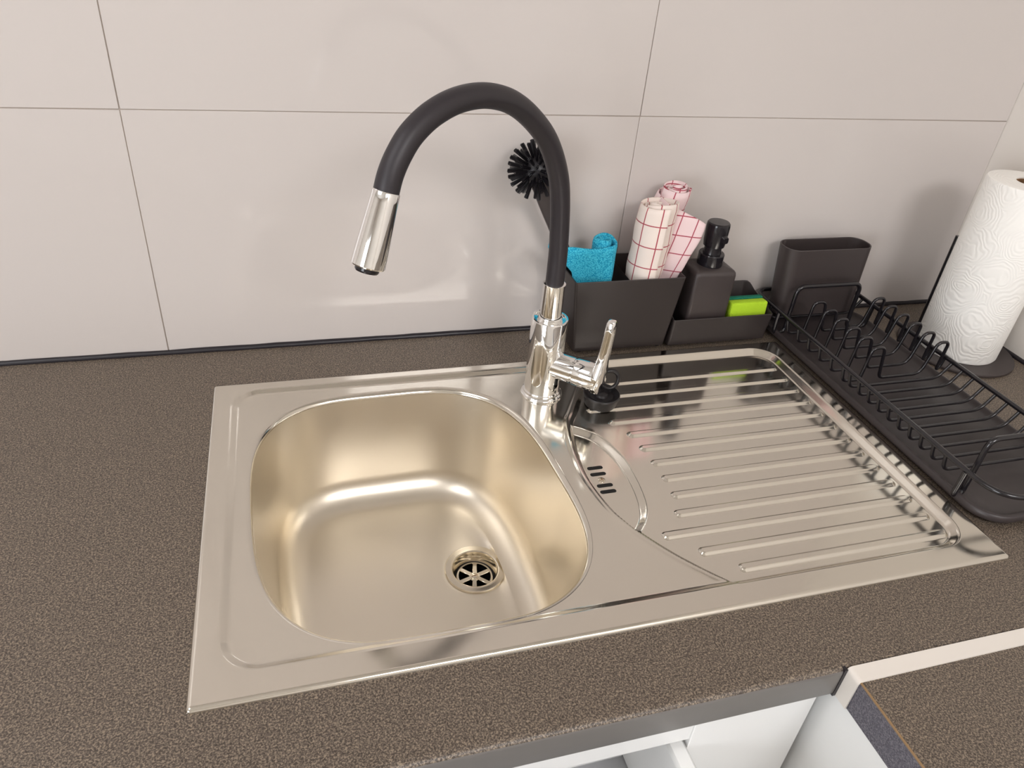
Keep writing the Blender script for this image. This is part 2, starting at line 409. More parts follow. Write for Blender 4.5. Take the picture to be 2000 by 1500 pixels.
# ------------------------------------------------ the sink
SX, SY = 0.78, 0.435
LIP = [(0.2803, 0.3899), (0.3271, 0.3643), (0.3558, 0.3038), (0.3667, 0.239), (0.3696, 0.1782), (0.3671, 0.1248), (0.3578, 0.0917), (0.3387, 0.0631), (0.3011, 0.0409), (0.251, 0.0312), (0.1969, 0.03), (0.1295, 0.0368), (0.0934, 0.0523), (0.0654, 0.0821), (0.0486, 0.1287), (0.0399, 0.2027), (0.0391, 0.2637), (0.0479, 0.3225), (0.0819, 0.375), (0.1359, 0.3927), (0.2045, 0.3984)]
BC = np.array([0.205, 0.213])
L_ = np.array(LIP) - BC; ang = np.arctan2(L_[:, 1], L_[:, 0]); rad = np.hypot(L_[:, 0], L_[:, 1])
K = 7
def basis(a): return np.stack([np.ones_like(a)] + [f(k * a) for k in range(1, K + 1) for f in (np.cos, np.sin)], -1)
A_ = basis(ang); reg = np.diag([0] + [1e-3 * k ** 3 for k in range(1, K + 1) for _ in (0, 1)])
coef = np.linalg.solve(A_.T @ A_ + reg, A_.T @ rad)
def lip_r(a): return basis(a) @ coef + 0.0015
NA = 320
aa = np.linspace(0, 2 * np.pi, NA, endpoint=False)
lipP = BC + lip_r(aa)[:, None] * np.stack([np.cos(aa), np.sin(aa)], -1)

def sstep(t): t = np.clip(t, 0, 1); return t * t * (3 - 2 * t)
def lstep(t, k=0.3):
    t = np.clip(t, 0, 1); n_ = 1 - k
    return np.where(t < k, t * t / (2 * k * n_), np.where(t > 1 - k, 1 - (1 - t) ** 2 / (2 * k * n_), (t - k / 2) / n_))
def rr_sd(x, y, x0, x1, y0, y1, r):   # inside positive
    cx, cy = (x0 + x1) / 2, (y0 + y1) / 2; hx, hy = (x1 - x0) / 2 - r, (y1 - y0) / 2 - r
    qx = np.abs(x - cx) - hx; qy = np.abs(y - cy) - hy
    return -(np.hypot(np.maximum(qx, 0), np.maximum(qy, 0)) + np.minimum(np.maximum(qx, qy), 0) - r)
SC = np.array([(0.475, 0.450), (0.466, 0.415), (0.452, 0.378), (0.4340, 0.345), (0.4180, 0.318), (0.4050, 0.295), (0.3955, 0.2555), (0.3915, 0.215), (0.3930, 0.1843), (0.3985, 0.150), (0.4060, 0.1279), (0.4180, 0.1037), (0.4420, 0.068), (0.475, 0.0298), (0.500, 0.004)])
PK = np.array([(0.398, 0.297), (0.4105, 0.2948), (0.4248, 0.2845), (0.4360, 0.2715), (0.4445, 0.250), (0.4495, 0.2264), (0.4505, 0.200), (0.4485, 0.1736), (0.4440, 0.150), (0.4365, 0.132), (0.4260, 0.118), (0.4140, 0.1085), (0.402, 0.106)])
def densify(P, n=12):
    pts = smooth_path([(a, b, 0) for a, b in P], n); return np.array([(p.x, p.y) for p in pts])
SCd = densify(SC); PKd = densify(PK)
def poly_dist(x, y, P):
    d = np.full(x.shape, 1e9)
    for (ax, ay), (bx, by) in zip(P[:-1], P[1:]):
        vx, vy = bx - ax, by - ay; t = np.clip(((x - ax) * vx + (y - ay) * vy) / (vx * vx + vy * vy + 1e-12), 0, 1)
        d = np.minimum(d, np.hypot(x - ax - t * vx, y - ay - t * vy))
    return d
def x_at(y, P):
    o = np.argsort(P[:, 1]); return np.interp(y, P[o, 1], P[o, 0])
RIBS = [(0.470, 0), (0.450, 1), (0.4375, 2), (0.4560, 3), (0.4690, 4), (0.4730, 5), (0.4750, 6), (0.4755, 7), (0.4735, 8), (0.4640, 9), (0.4370, 10), (0.4640, 11), (0.4935, 12)]
ZT = 0.0042
def height(x, y):
    z = np.full(x.shape, ZT)
    e = rr_sd(x, y, 0, SX, 0, SY, 0.004)
    z = z - 0.0042 * (1 - np.sqrt(np.clip(1 - (1 - np.clip(e / 0.0045, 0, 1)) ** 2, 0, 1)))
    d1 = rr_sd(x, y, 0.0195, 0.758, 0.0240, 0.4215, 0.036)
    z = z - 0.0042 * lstep(d1 / 0.0110)
    # drainer (lower again)
    dS = poly_dist(x, y, SCd); inS = x > x_at(y, SCd); sS = np.where(inS, dS, -dS)
    z = z - 0.0035 * np.minimum(lstep(sS / 0.0055), lstep(d1 / 0.0110))
    # ridge along the S seam
    z = z + 0.0010 * np.exp(-((sS + 0.003) / 0.003) ** 2) * sstep((d1 - 0.006) / 0.012)
    # overflow pocket
    dP = poly_dist(x, y, PKd); inP = (x < x_at(y, PKd)) & (y > 0.106) & (y < 0.297) & inS
    sP = np.where(inP, dP, 0)
    z = z - 0.0055 * lstep(np.minimum(sP, np.maximum(sS, 0) * 1.6) / 0.0110)
    for xl, k in RIBS:
        yc = 0.3745 - 0.0272 * k; hw = 0.0062
        xr = 0.7445
        cx = np.clip(x, xl + hw, xr - hw)
        d = hw - np.hypot(x - cx, y - yc)
        z = z + 0.0025 * lstep(d / np.where(y > yc, 0.0034, 0.0038), 0.2)
    return z
def grid_lines(lo, hi, base, dense, dstep):
    pts = [lo]; 
    while pts[-1] < hi - 1e-6:
        p = pts[-1]; st = base
        for a, b in dense:
            if a <= p < b: st = dstep
        pts.append(min(p + st, hi))
    return np.array(pts)
gy = grid_lines(0, SY, 0.0014, [(0, 0.006), (0.022, 0.036), (0.405, SY)] + [(0.3745 - 0.0272 * k - 0.0064, 0.3745 - 0.0272 * k + 0.0064) for k in range(13)], 0.0007)
gx = grid_lines(0, SX, 0.0016, [(0, 0.006), (0.018, 0.032), (0.388, 0.40), (0.735, SX)], 0.0007)
GX, GY = np.meshgrid(gx, gy, indexing='ij')
px, py = GX.ravel().copy(), GY.ravel().copy()
# rounded outer corners: pull verts onto the outline
sd = rr_sd(px, py, 0, SX, 0, SY, 0.004)
for _ in range(3):
    e_ = 1e-5; gxx = (rr_sd(px + e_, py, 0, SX, 0, SY, 0.004) - rr_sd(px - e_, py, 0, SX, 0, SY, 0.004)) / (2 * e_)
    gyy = (rr_sd(px, py + e_, 0, SX, 0, SY, 0.004) - rr_sd(px, py - e_, 0, SX, 0, SY, 0.004)) / (2 * e_)
    s_ = rr_sd(px, py, 0, SX, 0, SY, 0.004); o_ = s_ < 0
    px[o_] -= gxx[o_] * s_[o_]; py[o_] -= gyy[o_] * s_[o_]
# bowl opening
dx_, dy_ = px - BC[0], py - BC[1]; th_ = np.arctan2(dy_, dx_); rr_ = np.hypot(dx_, dy_); lr_ = lip_r(th_)
inside = rr_ < lr_
ni, nj = GX.shape
ins2 = inside.reshape(ni, nj)
allin = ins2[:-1, :-1] & ins2[1:, :-1] & ins2[:-1, 1:] & ins2[1:, 1:]
mv = inside
px[mv] = BC[0] + np.cos(th_[mv]) * lr_[mv]; py[mv] = BC[1] + np.sin(th_[mv]) * lr_[mv]
# overflow slots are near-black inlays; the shade inside is their colour
SLOTS = [(0.4115, 0.2219), (0.4112, 0.2112), (0.4118, 0.1920), (0.4118, 0.1820)]
pz = height(px, py)
idx = np.arange(ni * nj).reshape(ni, nj)
keep = ~allin
q = np.stack([idx[:-1, :-1][keep], idx[1:, :-1][keep], idx[1:, 1:][keep], idx[:-1, 1:][keep]], -1)
used = np.zeros(ni * nj, bool); used[q.ravel()] = True
remap = np.cumsum(used) - 1
V = np.stack([px, py, pz], -1)[used]; Q = remap[q]
e_ = 2.5e-4
nx_ = -(height(V[:, 0] + e_, V[:, 1]) - height(V[:, 0] - e_, V[:, 1])) / (2 * e_)
ny_ = -(height(V[:, 0], V[:, 1] + e_) - height(V[:, 0], V[:, 1] - e_)) / (2 * e_)
N = np.stack([nx_, ny_, np.ones(len(V))], -1)
# outer skirt normals lean outwards
edge = rr_sd(V[:, 0], V[:, 1], 0, SX, 0, SY, 0.004) < 2e-4
ox = np.where(V[:, 0] < 1e-3, -1, np.where(V[:, 0] > SX - 1e-3, 1, 0)); oy = np.where(V[:, 1] < 1e-3, -1, np.where(V[:, 1] > SY - 1e-3, 1, 0))
N[edge, 0] = ox[edge]; N[edge, 1] = oy[edge]; N[edge, 2] = 0.25
N /= np.linalg.norm(N, axis=1)[:, None]
nPlate = len(V)
# bowl rings
T = np.roll(lipP, -1, 0) - np.roll(lipP, 1, 0); T /= np.linalg.norm(T, axis=1)[:, None]
IN = np.stack([-T[:, 1], T[:, 0]], -1)          # inward (ccw outline)
lipz = height(lipP[:, 0], lipP[:, 1])
DEPTH = -0.150; DC = np.array([0.2813, 0.2260])
prof = []                                        # (inward, drop from lip, absolute blend)
r1 = 0.0070
for k in range(0, 8):
    a = math.radians(82 * k / 7); prof.append((r1 * math.sin(a), -r1 * (1 - math.cos(a))))
wall_dir = (math.cos(math.radians(82)), -math.sin(math.radians(82)))
rf = 0.036
top_end = prof[-1]
drop_f = rf * (1 - math.cos(math.radians(82)))
zwall = DEPTH + 0.004 + drop_f
Lw = (top_end[1] - zwall - 0.0) / -wall_dir[1]
for k in range(1, 13): prof.append((top_end[0] + wall_dir[0] * Lw * k / 12, top_end[1] + wall_dir[1] * Lw * k / 12))
bs = prof[-1]
for k in range(1, 15):
    a = math.radians(82 - 80 * k / 14)
    prof.append((bs[0] + rf * (math.sin(math.radians(82)) - math.sin(a)), bs[1] - rf * (math.cos(a) - math.cos(math.radians(82)))))
rings = []
for i, (d, dz) in enumerate(prof):
    f = i / (len(prof) - 1)
    P = lipP + IN * d
    z = lipz + dz if i < 8 else lipz * (1 - f) + dz
    rings.append(np.column_stack([P, z]))
last = rings[-1]
R_D = 0.0345
circ = DC + R_D * np.stack([np.cos(aa), np.sin(aa)], -1)
ca = np.unwrap(np.arctan2(last[:, 1] - DC[1], last[:, 0] - DC[0]))
circ = DC + R_D * np.stack([np.cos(ca), np.sin(ca)], -1)
for k in range(1, 25):
    t = k / 24; P = last[:, :2] * (1 - t) + circ * t
    zz = last[:, 2] * (1 - sstep(t)) + (DEPTH) * sstep(t)
    rings.append(np.column_stack([P, zz]))
for (rr2, zz) in ((0.0340, DEPTH - 0.0010), (0.0335, DEPTH - 0.0060)):
    rings.append(np.column_stack([DC + rr2 * np.stack([np.cos(ca), np.sin(ca)], -1), np.full(NA, zz)]))
RB = np.array(rings); nr = len(rings)
# ring normals by finite differences
dU = np.roll(RB, -1, 1) - np.roll(RB, 1, 1); dV = np.gradient(RB, axis=0)
NB = np.cross(dU, dV); NB /= np.linalg.norm(NB, axis=2)[..., None] + 1e-12
if NB[nr // 2 + 10, 0, 2] < 0: NB = -NB
NB[0] = (0, 0, 1)
base = len(V)
V = np.vstack([V, RB.reshape(-1, 3)]); N = np.vstack([N, NB.reshape(-1, 3)])
I = np.arange(nr * NA).reshape(nr, NA) + base
qb = np.stack([I[:-1], I[1:], np.roll(I[1:], -1, 1), np.roll(I[:-1], -1, 1)], -1).reshape(-1, 4)[:, ::-1]
Qall = np.vstack([Q, qb])
me = bpy.data.meshes.new('sink_sheet')
me.vertices.add(len(V)); me.vertices.foreach_set('co', V.ravel().astype(np.float32))
me.loops.add(Qall.size); me.loops.foreach_set('vertex_index', Qall.ravel().astype(np.int32))
me.polygons.add(len(Qall)); me.polygons.foreach_set('loop_start', np.arange(0, Qall.size, 4, dtype=np.int32))
me.polygons.foreach_set('material_index', np.r_[np.zeros(len(Q), np.int32), np.r_[np.zeros(7 * NA, np.int32), np.ones(len(qb) - 7 * NA, np.int32)]])
me.polygons.foreach_set('use_smooth', np.ones(len(Qall), bool))
me.update(calc_edges=True); me.validate(verbose=False)
if len(me.vertices) == len(N): me.normals_split_custom_set_from_vertices(N.astype(np.float32))
sink = thing('sink', 'stainless steel inset sink with one deep bowl and a ribbed drainer', 'sink', (0, 0, 0))
link('pressed_sheet', me, [M_steel, M_bowl], sink)
# drain
df = link('drain_flange', lathe_me([(0.0362, 0.0), (0.0364, 0.0010), (0.0356, 0.0020), (0.0345, 0.0022), (0.0300, 0.0014), (0.0285, 0.0018), (0.0272, 0.0012), (0.0262, -0.0010), (0.0250, -0.0085), (0.0235, -0.0125), (0.0215, -0.0140)], (DC[0], DC[1], DEPTH), 72), M_drain, sink)
def strainer_me():
    parts = [lathe_me([(0.0190, 0.0), (0.0193, 0.0012), (0.0212, 0.0012), (0.0222, 0.0), (0.0222, -0.0015), (0.0190, -0.0012), (0.0190, 0.0)], (0, 0, 0), 60),
             lathe_me([(0, 0.0002), (0.0062, 0.0002), (0.0068, -0.0004), (0.0068, -0.002), (0, -0.002)], (0, 0, 0), 32)]
    for k in range(6):
        a = math.radians(76.6 + 60 * k); m_ = box_me((0.005, -0.0027, -0.0016), (0.0200, 0.0027, 0.0008), 0.0005, 1)
        m_.transform(Matrix.Rotation(a, 4, 'Z')); parts.append(m_)
    return join_me(parts)
o = link('strainer', strainer_me(), M_drain, sink); o.location = (DC[0], DC[1], DEPTH - 0.0120)
def screw_me(r):
    base_ = lathe_me([(0, 0.0010), (r * 0.6, 0.0010), (r, 0.0002), (r, -0.0008), (0, -0.0008)], (0, 0, 0), 28)
    return base_
o = link('strainer_screw', screw_me(0.0046), M_drain, sink); o.location = (DC[0], DC[1], DEPTH - 0.0115)
s_ = link('screw_slot', box_me((-0.0040, -0.0005, 0.0004), (0.0040, 0.0005, 0.0012)), M_raw, o); s_.rotation_euler[2] = math.radians(10)
link('drain_pipe', lathe_me([(0.0300, -0.006), (0.0225, -0.013), (0.0225, -0.060), (0, -0.060)], (DC[0], DC[1], DEPTH), 40), M_hole, sink)
# overflow slots: black pieces for the shade inside, sheet left uncut
for sx, sy in SLOTS:
    hw, hh = 0.0093, 0.0027
    zz = float(height(np.array([sx]), np.array([sy]))[0])
    ring = [(sx + x, sy + y, zz + 0.00015) for x, y in rrect(-hw, hw, -hh, hh, 0.0025, 5)]
    ring2 = [(x, y, zz - 0.003) for x, y, z in ring]
    o = link('overflow_slot', loft_me([ring2, ring]), M_hole, sink)
zz = float(height(np.array([0.4115]), np.array([0.2012]))[0])
o = link('overflow_screw', screw_me(0.0043), M_drain, sink); o.location = (0.4115, 0.2012, zz)
for a in (35, 125):
    s_ = link('screw_slot', box_me((-0.0026, -0.0004, 0.0006), (0.0026, 0.0004, 0.00115)), M_raw, o); s_.rotation_euler[2] = math.radians(a)

# ------------------------------------------------ faucet
FX, FY = 0.392, 0.3655; FZ = float(height(np.array([FX]), np.array([FY - 0.01]))[0])
fa = thing('faucet', 'chrome single lever faucet with a curved black hose spout behind the bowl', 'faucet', (FX, FY, FZ))
link('base_ring', lathe_me([(0.0, 0.0), (0.0262, 0.0), (0.0265, 0.0020), (0.0250, 0.0040), (0.0238, 0.0046), (0.0238, 0.0070), (0.0228, 0.0080), (0.0, 0.008)], n=64), M_chrome, fa)
link('body', lathe_me([(0.0, 0.0075), (0.0222, 0.0075), (0.0222, 0.1060), (0.0216, 0.1072), (0.0195, 0.1072), (0.0190, 0.1055), (0.0150, 0.1050), (0.0150, 0.1068), (0.0, 0.1068)], n=64), M_chrome, fa)
link('spout_tube', lathe_me([(0.0, 0.1060), (0.0140, 0.1060), (0.0143, 0.1085), (0.0130, 0.1100), (0.0128, 0.1510), (0.0133, 0.1522), (0.0120, 0.1528), (0.0, 0.1528)], n=48), M_chrome, fa)
RZ = [(0.0, 0.1475), (0.0, 0.1700), (0.0012, 0.1988), (0.0077, 0.2478), (0.0179, 0.2832), (0.0393, 0.3183), (0.0672, 0.3444), (0.1008, 0.3647), (0.136, 0.3745), (0.1706, 0.3748), (0.1998, 0.3674), (0.2221, 0.355), (0.2358, 0.3408), (0.2452, 0.3258), (0.2512, 0.3090)]
TH_ = math.radians(213); ct, st = math.cos(TH_), math.sin(TH_)
hp = [Vector((r * ct, r * st, z - FZ)) for r, z in RZ]
hs = smooth_path(hp, 8)
link('hose', tube_me(hs, 0.0109, 28), M_hose, fa)
e0 = hs[-1]; ed = Vector(((0.2720 - 0.2512) * ct, (0.2720 - 0.2512) * st, 0.2501 - 0.3090)).normalized()
hd = link('spray_head', lathe_me([(0.0, -0.004), (0.0112, -0.004), (0.0118, -0.003), (0.0120, 0.004), (0.0146, 0.050), (0.0149, 0.0590), (0.0141, 0.0602), (0.0112, 0.0602), (0.0, 0.0602)], tuple(e0), 48, tuple(ed)), M_chrome, fa)
link('nozzle', lathe_me([(0.0, 0.0595), (0.0105, 0.0595), (0.0105, 0.0635), (0.0096, 0.0650), (0.0, 0.0645)], tuple(e0), 36, tuple(ed)), M_blackgloss, fa)
# valve arm towards the front right
A0 = Vector((0, 0, 0.047 - FZ)); A1 = Vector((0.4405 - FX, 0.3210 - FY, 0.047 - FZ)); ad = (A1 - A0).normalized(); AL = (A1 - A0).length
ar = 0.0172
link('valve_arm', lathe_me([(0.0, 0.0), (ar, 0.0), (ar, 0.0395), (ar - 0.0009, 0.0400), (ar - 0.0009, 0.0415), (ar, 0.0420), (0.0, 0.042)], tuple(A0), 56, tuple(ad)), M_chrome, fa)
hl = link('handle', lathe_me([(0.0, 0.0420), (ar + 0.0004, 0.0420), (ar + 0.0006, 0.0430), (ar + 0.0006, AL + 0.004), (ar - 0.0002, AL + 0.006), (0.0, AL + 0.006)], tuple(A0), 56, tuple(ad)), M_chrome, fa)
# lever blade rising from the end of the handle
def lever_me():
    side = Vector((-ad.y, ad.x, 0)); up = Vector((0, 0, 1)); c0 = A0 + ad * (AL + 0.0045)
    rings_ = []
    # (height, half width across side, thickness along ad, lean along ad)
    for h, hw_, t_, ln in ((-0.0185, 0.004, 0.008, 0.0), (-0.0165, 0.0110, 0.0120, 0.0), (-0.008, 0.0170, 0.0135, 0.0), (0.006, 0.0176, 0.0135, 0.0005), (0.0150, 0.0130, 0.0130, 0.001), (0.026, 0.0090, 0.0125, 0.002), (0.044, 0.0072, 0.0120, 0.0035), (0.064, 0.0068, 0.0120, 0.005), (0.0765, 0.0062, 0.0112, 0.0055), (0.0795, 0.0046, 0.0085, 0.0055), (0.0805, 0.0022, 0.0040, 0.0055)):
        c = c0 + up * h + ad * ln
        ring = []
        for x, y in rrect(-hw_, hw_, -t_ / 2, t_ / 2, min(t_ * 0.35, hw_ * 0.8), 3): ring.append(c + side * x + ad * y)
        rings_.append(ring)
    return loft_me(rings_, ang=30)
link('lever', lever_me(), M_chrome, fa)

# ------------------------------------------------ sink plug on the drainer
PX, PY = 0.4600, 0.3330; PZ = float(height(np.array([PX]), np.array([PY + 0.009]))[0]) + 0.0008
pl = thing('sink_plug', 'black rubber sink plug with a ring lying on the drainer beside the faucet', 'plug', (PX, PY, PZ))
link('plug_disc', lathe_me([(0.0, 0.0), (0.0195, 0.0), (0.0205, 0.002), (0.0225, 0.0115), (0.0232, 0.0130), (0.0232, 0.0150), (0.0222, 0.0160), (0.0180, 0.0145), (0.0150, 0.0125), (0.0090, 0.0125), (0.0078, 0.0150), (0.0050, 0.0165), (0.0, 0.0168)], n=56), M_rubber, pl)
ringp = [Vector((0.012 + 0.0115 * math.cos(a), 0.008 + 0.0025 * math.sin(a), 0.0290 + 0.0115 * math.sin(a))) for a in [2 * math.pi * k / 28 for k in range(28)]]
link('pull_ring', tube_me(ringp, 0.0026, 10, closed=True), M_rubber, pl)

# ------------------------------------------------ sink caddy (tall box and low tray)
cd = thing('sink_caddy', 'black plastic sink caddy with a tall divided box and a low tray', 'organizer', (0.60, 0.475, 0.0))
def off(me, o): me.transform(Matrix.Translation(-o.location)); return me
CB = 0.0055
link('tall_box', off(cup_me((0.4615, 0.5990, 0.4430, 0.5090), (0.4470, 0.6050, 0.4320, 0.5170), CB, 0.1165, 0.0022, 4, 0.004, 0.004), cd), M_caddy, cd)
def dvd():
    a = [(0.4975, 0.4445, 0.010), (0.5005, 0.5080, 0.010), (0.5310, 0.5148, 0.1120), (0.5235, 0.4345, 0.1120)]
    V_ = [Vector(p) for p in a] + [Vector(p) + Vector((0.0018, 0, 0)) for p in a]
    F_ = [(0, 1, 2, 3), (7, 6, 5, 4), (0, 4, 5, 1), (1, 5, 6, 2), (2, 6, 7, 3), (3, 7, 4, 0)]
    V_ = [Vector((0.5275 + (v.x - 0.5275) * 0.15, v.y, v.z)) for v in V_]
    return pydata(V_, F_, False)
link('divider', off(fix(dvd()), cd), M_caddy, cd)
def tray_top(x, y):
    t = min(max((y - 0.448) / 0.030, 0), 1); t = t * t * (3 - 2 * t)
    s = min(max((0.773 - x) / 0.02, 0), 1) ; s = s * s * (3 - 2 * s)
    return 0.0465 + 0.0235 * t * s
link('low_tray', off(cup_me((0.6055, 0.7625, 0.4425, 0.5020), (0.6055, 0.7660, 0.4400, 0.5060), CB, 0.047, 0.0022, 8, [0.012, 0.003, 0.003, 0.004], [0.020, 0.003, 0.003, 0.004], tray_top), cd), M_caddy, cd)
for fx in (0.475, 0.595, 0.62, 0.74):
    for fy in (0.455, 0.498):
        zf = 0.0042 if fy < 0.435 else 0.0
        link('foot', off(lathe_me([(0.0, 0.0003), (0.004, 0.0003), (0.0045, 0.0015), (0.0045, CB + 0.002), (0, CB + 0.002)], (fx, fy, 0), 16), cd), M_rubber, cd)

# ------------------------------------------------ soap dispenser
sd_ = thing('soap_dispenser', 'matt black square soap dispenser with a glossy pump in the low tray', 'dispenser', (0.6605, 0.4732, 0.0088))
def rings_box(hw, hd_, prof_, r, seg=6):
    return [[(x, y, z) for x, y in rrect(-hw + i_, hw - i_, -hd_ + i_, hd_ - i_, max(r - i_ * 0.5, 0.0015), seg)] for z, i_ in prof_]
link('bottle', loft_me(rings_box(0.0320, 0.0258, [(0, 0.003), (0.0015, 0.0008), (0.004, 0.0), (0.098, 0.0), (0.1020, 0.0008), (0.1045, 0.0030), (0.1062, 0.0070), (0.1075, 0.0150)], 0.005), ang=50), M_blackplast, sd_)
link('collar', lathe_me([(0.0, 0.1065), (0.0175, 0.1065), (0.0178, 0.1080), (0.0178, 0.1225), (0.0170, 0.1238), (0.0, 0.1240)], n=40), M_blackgloss, sd_)
link('pump_stem', lathe_me([(0.0, 0.1235), (0.0128, 0.1235), (0.0118, 0.1300), (0.0118, 0.1420), (0.0, 0.1420)], n=36), M_blackgloss, sd_)
link('pump_head', lathe_me([(0.0, 0.1340), (0.0145, 0.1345), (0.0155, 0.1420), (0.0160, 0.1640), (0.0155, 0.1665), (0.0140, 0.1680), (0.0, 0.1684)], (0, 0, 0), 40), M_blackgloss, sd_)
link('spout', loft_me([[(0.010 + 0.0 * k, y, 0.150 + z) for y, z in rrect(-0.0062, 0.0062, -0.009, 0.006, 0.003, 3)] if k == 0 else [(0.0195, y - 0.0, 0.1470 + z) for y, z in rrect(-0.0045, 0.0045, -0.0035, 0.0045, 0.002, 3)] for k in (0, 1)]), M_blackgloss, sd_).rotation_euler[2] = math.radians(-75)

# ------------------------------------------------ sponge
sp_ = thing('sponge', 'bright yellow and green scouring sponge standing in the low tray', 'sponge', (0.7330, 0.462, 0.0090))
def soft_box(lo, hi, r=0.003):
    return box_me(lo, hi, r, 3)
link('foam', soft_box((-0.0330, -0.0140, 0.0), (0.0265, 0.0010, 0.0520)), M_yellow, sp_)
link('scouring_pad', soft_box((-0.0330, 0.0012, 0.0), (0.0265, 0.0095, 0.0535), 0.0015), M_green, sp_)
sp_.rotation_euler = (math.radians(-3), 0, 0)

# ------------------------------------------------ cloths: spiral sheets
def sheet(path_fn, nu, nv, u_len, th, ztop_fn, zbot, shift_fn=None, wob=0.0):
    """closed solid sheet following a plan path; returns mesh with uv in metres."""
    P = [path_fn(i / (nu - 1)) for i in range(nu)]
    S = [0.0]
    for a, b in zip(P[:-1], P[1:]): S.append(S[-1] + (b - a).length)
    V_ = []; U_ = []
    for side in (0, 1):
        for i in range(nu):
            t = P[min(i + 1, nu - 1)] - P[max(i - 1, 0)]; t.normalize(); nn = Vector((-t.y, t.x))
            p = P[i] + nn * (th / 2 if side else -th / 2)
            u = i / (nu - 1); zt = ztop_fn(u)
            for j in range(nv):
                f = j / (nv - 1); z = zbot + (zt - zbot) * f
                # soften the very top
                q = p.copy()
                if j == nv - 1: q = P[i] + nn * (th * 0.25 if side else -th * 0.25)
                sx, sy, k = shift_fn(z, u) if shift_fn else (0, 0, 1)
                cx = P[i] if False else q
                wv = wob * math.sin(u * 23 + z * 90) + wob * 0.6 * math.sin(u * 51 - z * 140)
                V_.append((cx.x * k + sx + nn.x * wv, cx.y * k + sy + nn.y * wv, z + (wob * 1.2 * math.sin(u * 37) if j == nv - 1 else 0)))
                U_.append((S[i], z))
    F_ = []; o1 = nu * nv
    for i in range(nu - 1):
        for j in range(nv - 1):
            a = i * nv + j; F_.append((a, a + nv, a + nv + 1, a + 1)); F_.append((o1 + a, o1 + a + 1, o1 + a + nv + 1, o1 + a + nv))
        a = i * nv + nv - 1; F_.append((a, a + nv, o1 + a + nv, o1 + a))
        a = i * nv; F_.append((a, o1 + a, o1 + a + nv, a + nv))
    for i in (0, nu - 1):
        for j in range(nv - 1):
            a = i * nv + j; F_.append((a, a + 1, o1 + a + 1, o1 + a))
    me_ = pydata(V_, F_, True, U_)
    return fix(me_)
def spiral(turns, r0, r1, ecc=(1, 1), rot=0, start=0):
    def f(u):
        a = start + u * turns * 2 * math.pi; r = r0 + (r1 - r0) * u
        x, y = r * math.cos(a) * ecc[0], r * math.sin(a) * ecc[1]
        return Vector((x * math.cos(rot) - y * math.sin(rot), x * math.sin(rot) + y * math.cos(rot)))
    return f
def cloth_obj(name, label, center, me_, m_, cat='towel', group=None):
    o = link(name, me_, m_); o.location = center; tag(o, label, cat, group); return o
def lean(ax, ay): return lambda z, u: (ax * z, ay * z, 0.64 + 0.36 * min(z / 0.11, 1))
# front checked towel, upright roll
TWZ = 0.012
me1 = sheet(spiral(3.6, 0.004, 0.0265, start=1.0), 220, 26, 0, 0.0040, lambda u: 0.199 + 0.004 * math.sin(u * 19) - 0.006 * (1 - u), 0.0, lean(0.022, -0.03), 0.0005)
cloth_obj('tea_towel', 'cream tea towel with red checks rolled upright at the front of the caddy', (0.5565, 0.4670, TWZ), me1, M_towel, group=None)
# rear towel: inner roll standing higher, loose outer flap falling to the right
def path2(u):
    core = lambda t: Vector((-0.0065, 0.0125)) + spiral(3.0, 0.004, 0.0215, start=2.8)(t)
    if u < 0.62: return core(u / 0.62)
    e = core(1.0); t = (u - 0.62) / 0.38
    pts = [e, Vector((-0.0260, -0.0060)), Vector((-0.0150, -0.0170)), Vector((0.000, -0.0245)), Vector((0.0150, -0.0320)), Vector((0.0240, -0.0345)), Vector((0.0265, -0.0300)), Vector((0.0240, -0.022)), Vector((0.0140, -0.0150))]
    k = t * (len(pts) - 1); i = min(int(k), len(pts) - 2); f = k - i
    p0 = pts[max(i - 1, 0)]; p1 = pts[i]; p2 = pts[i + 1]; p3 = pts[min(i + 2, len(pts) - 1)]
    return 0.5 * ((2 * p1) + (p2 - p0) * f + (2 * p0 - 5 * p1 + 4 * p2 - p3) * f * f + (3 * p1 - p0 - 3 * p2 + p3) * f ** 3)
def ztop2(u):
    if u < 0.5: return 0.210 + 0.003 * math.sin(u * 23)
    if u < 0.66: return 0.210 - 0.013 * (u - 0.5) / 0.16
    t = min((u - 0.66) / 0.25, 1); return 0.197 - 0.027 * t
def shift2(z, u):
    k = 0.36 + 0.64 * min(z / 0.150, 1)
    return (0.155 * (z - 0.1), -0.04 * (z - 0.1), k)
me2 = sheet(path2, 260, 26, 0, 0.0036, ztop2, 0.0, shift2, 0.0004)
cloth_obj('tea_towel', 'pinkish white tea towel with red checks rolled behind, leaning out over the caddy rim', (0.5830, 0.4790, TWZ), me2, M_towel2)
# turquoise cloth
def path3(u):
    pts = [(-0.060, 0.012), (-0.0665, 0.004), (-0.066, -0.006), (-0.058, -0.0105), (-0.040, -0.012), (-0.018, -0.0135), (0.004, -0.0140), (0.0150, -0.0120), (0.0225, -0.003), (0.0205, 0.0085), (0.011, 0.0145), (-0.0005, 0.0115), (-0.0055, 0.003), (-0.001, -0.005), (0.0075, -0.0068), (0.0145, -0.001), (0.0125, 0.006), (0.005, 0.0075), (0.0005, 0.003), (0.004, -0.001)]
    pts = [Vector(p) for p in pts]
    k = u * (len(pts) - 1); i = min(int(k), len(pts) - 2); f = k - i
    p0 = pts[max(i - 1, 0)]; p1 = pts[i]; p2 = pts[i + 1]; p3 = pts[min(i + 2, len(pts) - 1)]
    return 0.5 * ((2 * p1) + (p2 - p0) * f + (2 * p0 - 5 * p1 + 4 * p2 - p3) * f * f + (3 * p1 - p0 - 3 * p2 + p3) * f ** 3)
